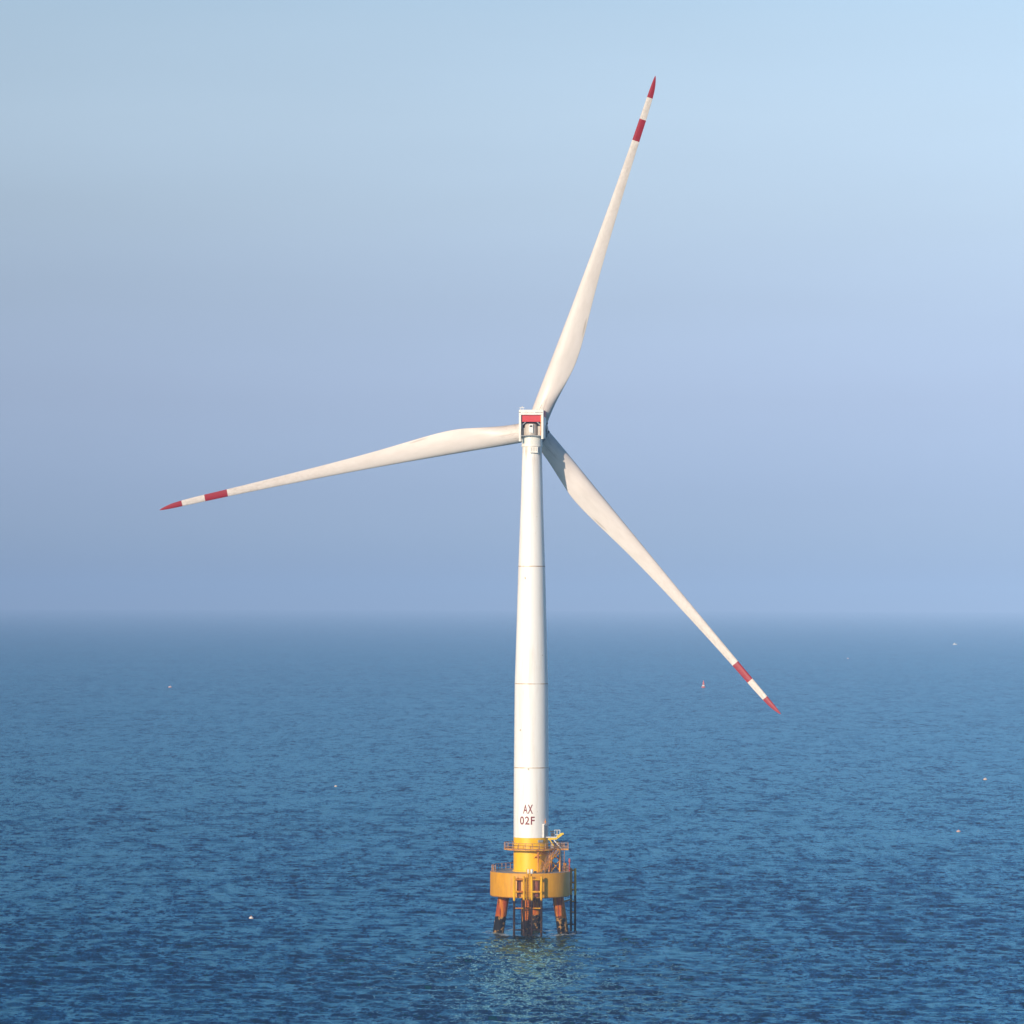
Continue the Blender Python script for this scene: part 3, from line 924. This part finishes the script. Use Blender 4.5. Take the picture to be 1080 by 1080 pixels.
# navigation buoy
v, D = at(742.3, 724.6)
nb = empty("navigation_buoy", v)
ptag(nb, "red and white navigation buoy with a tall tapering topmark between tower and lower blade tip", "buoy")
m = MB(); m.lathe([(0.0, -0.5), (1.15, -0.5), (1.35, 0.0), (1.35, 0.75), (1.15, 0.95), (0.0, 1.0)], 32)
m.build("float_body", M_BUOYRED, nb)
m = MB(); m.lathe([(0.0, 1.0), (0.95, 1.0), (0.80, 1.9), (0.0, 1.95)], 24); m.build("white_skirt", M_BUOYWHITE, nb)
m = MB()
for a in range(4):
    ca, sa = math.cos(R(45 + 90 * a)), math.sin(R(45 + 90 * a))
    m.bar((0.75 * ca, 0.75 * sa, 1.9), (0.3 * ca, 0.3 * sa, 4.1), 0.14, 8)
for z, q in ((2.5, 0.62), (3.3, 0.46)):
    for a in range(4):
        p0 = (q * math.cos(R(45 + 90 * a)), q * math.sin(R(45 + 90 * a)), z); p1 = (q * math.cos(R(135 + 90 * a)), q * math.sin(R(135 + 90 * a)), z)
        m.bar(p0, p1, 0.10, 6)
m.cone((0, 0, 1.95), (0, 0, 3.9), 0.42, 0.30, 16)
m.build("buoy_tower", M_BUOYRED, nb)
m = MB(); m.cone((0, 0, 4.1), (0, 0, 4.5), 0.32, 0.32, 16); m.cone((0, 0, 4.5), (0, 0, 5.1), 0.30, 0.04, 16); m.build("topmark", M_BUOYRED, nb)

# far motor boat
v, D = at(1007.3, 678.8)
bt = empty("motor_boat", v, R(12))
ptag(bt, "tiny white motor boat far off near the hazy horizon at right", "boat")
m = MB()
L = [(-3.0, 1.0, -0.3, 1.1), (-1.0, 1.15, -0.3, 1.1), (1.2, 1.0, -0.25, 1.25), (2.6, 0.5, -0.1, 1.5), (3.3, 0.05, 0.3, 1.7)]
rg = []
for x, w, z0, z1 in L:
    rg.append([m.bm.verts.new(q) for q in ((x, -w, z1), (x, -w * 0.6, z0), (x, w * 0.6, z0), (x, w, z1))])
for A, B in zip(rg, rg[1:]):
    for k in range(4): m.bm.faces.new((A[k], A[(k + 1) % 4], B[(k + 1) % 4], B[k]))
m.bm.faces.new(rg[0]); m.bm.faces.new(rg[-1])
m.build("hull", M_BUOYWHITE, bt, smooth=0)
MB().box((-0.6, 0, 1.9), (2.2, 1.5, 1.7)).build("cabin", M_BUOYWHITE, bt, bevel=0.1)
MB().box((0.1, 0, 2.2), (0.9, 1.54, 0.55)).build("cabin_window", M_GLASS, bt)

# floats
def fl_ball(px, py, r, label, mats, squash=0.8, tilt=0.0):
    v, D = at(px, py)
    f = empty("marker_float", v, random.uniform(0, 6))
    f.rotation_euler = (tilt, 0, f.rotation_euler.z)
    ptag(f, label, "float", "small floats drifting on the sea")
    m = MB()
    pr = [(0.0, -0.45 * r)] + [(r * math.cos(R(a)), squash * r * math.sin(R(a)) + 0.25 * r) for a in range(-50, 91, 10)]
    m.lathe([(max(q, 0.0), z) for q, z in pr], 28).build("float_body", mats[0], f)
    m = MB(); m.lathe([(r * 0.99, 0.10 * r), (r * 1.05, 0.16 * r), (r * 1.05, 0.30 * r), (r * 0.99, 0.36 * r)], 28, closed_prof=True).build("rubbing_band", mats[1], f)
    m = MB(); m.bar((0, 0, squash * r + 0.2 * r), (0, 0, squash * r + 0.5 * r), 0.09 * r, 8); m.sphere((0, 0, squash * r + 0.5 * r), 0.14 * r, seg=10); m.build("mooring_eye", mats[1], f)
    return f
fl_ball(266.6, 969.3, 0.40, "round white float with an orange band on the dark water left of the platform", (M_BUOYWHITE, M_ORANGE), 0.95)
fl_ball(1011.2, 875.6, 0.52, "flat white float with a rosy band, nearest of the floats right of the tower", (M_BUOYWHITE, M_BUOYRED), 0.55)
fl_ball(1039.3, 820.8, 0.60, "white float with an orange side close to the right edge of the sea", (M_BUOYWHITE, M_ORANGE), 0.7)
fl_ball(180.2, 726.0, 1.25, "wide pinkish white float far out on the left half of the sea", (M_BUOYWHITE, M_BUOYRED), 0.5)
fl_ball(894.6, 693.6, 0.85, "faint pale float far out below the horizon, right of the lower blade tip", (M_BUOYWHITE, M_BUOYRED), 0.7)
fl_ball(355.2, 829.8, 0.42, "tiniest white float, on open water left of the tower, level with its lettering", (M_BUOYWHITE, M_ORANGE), 0.7)
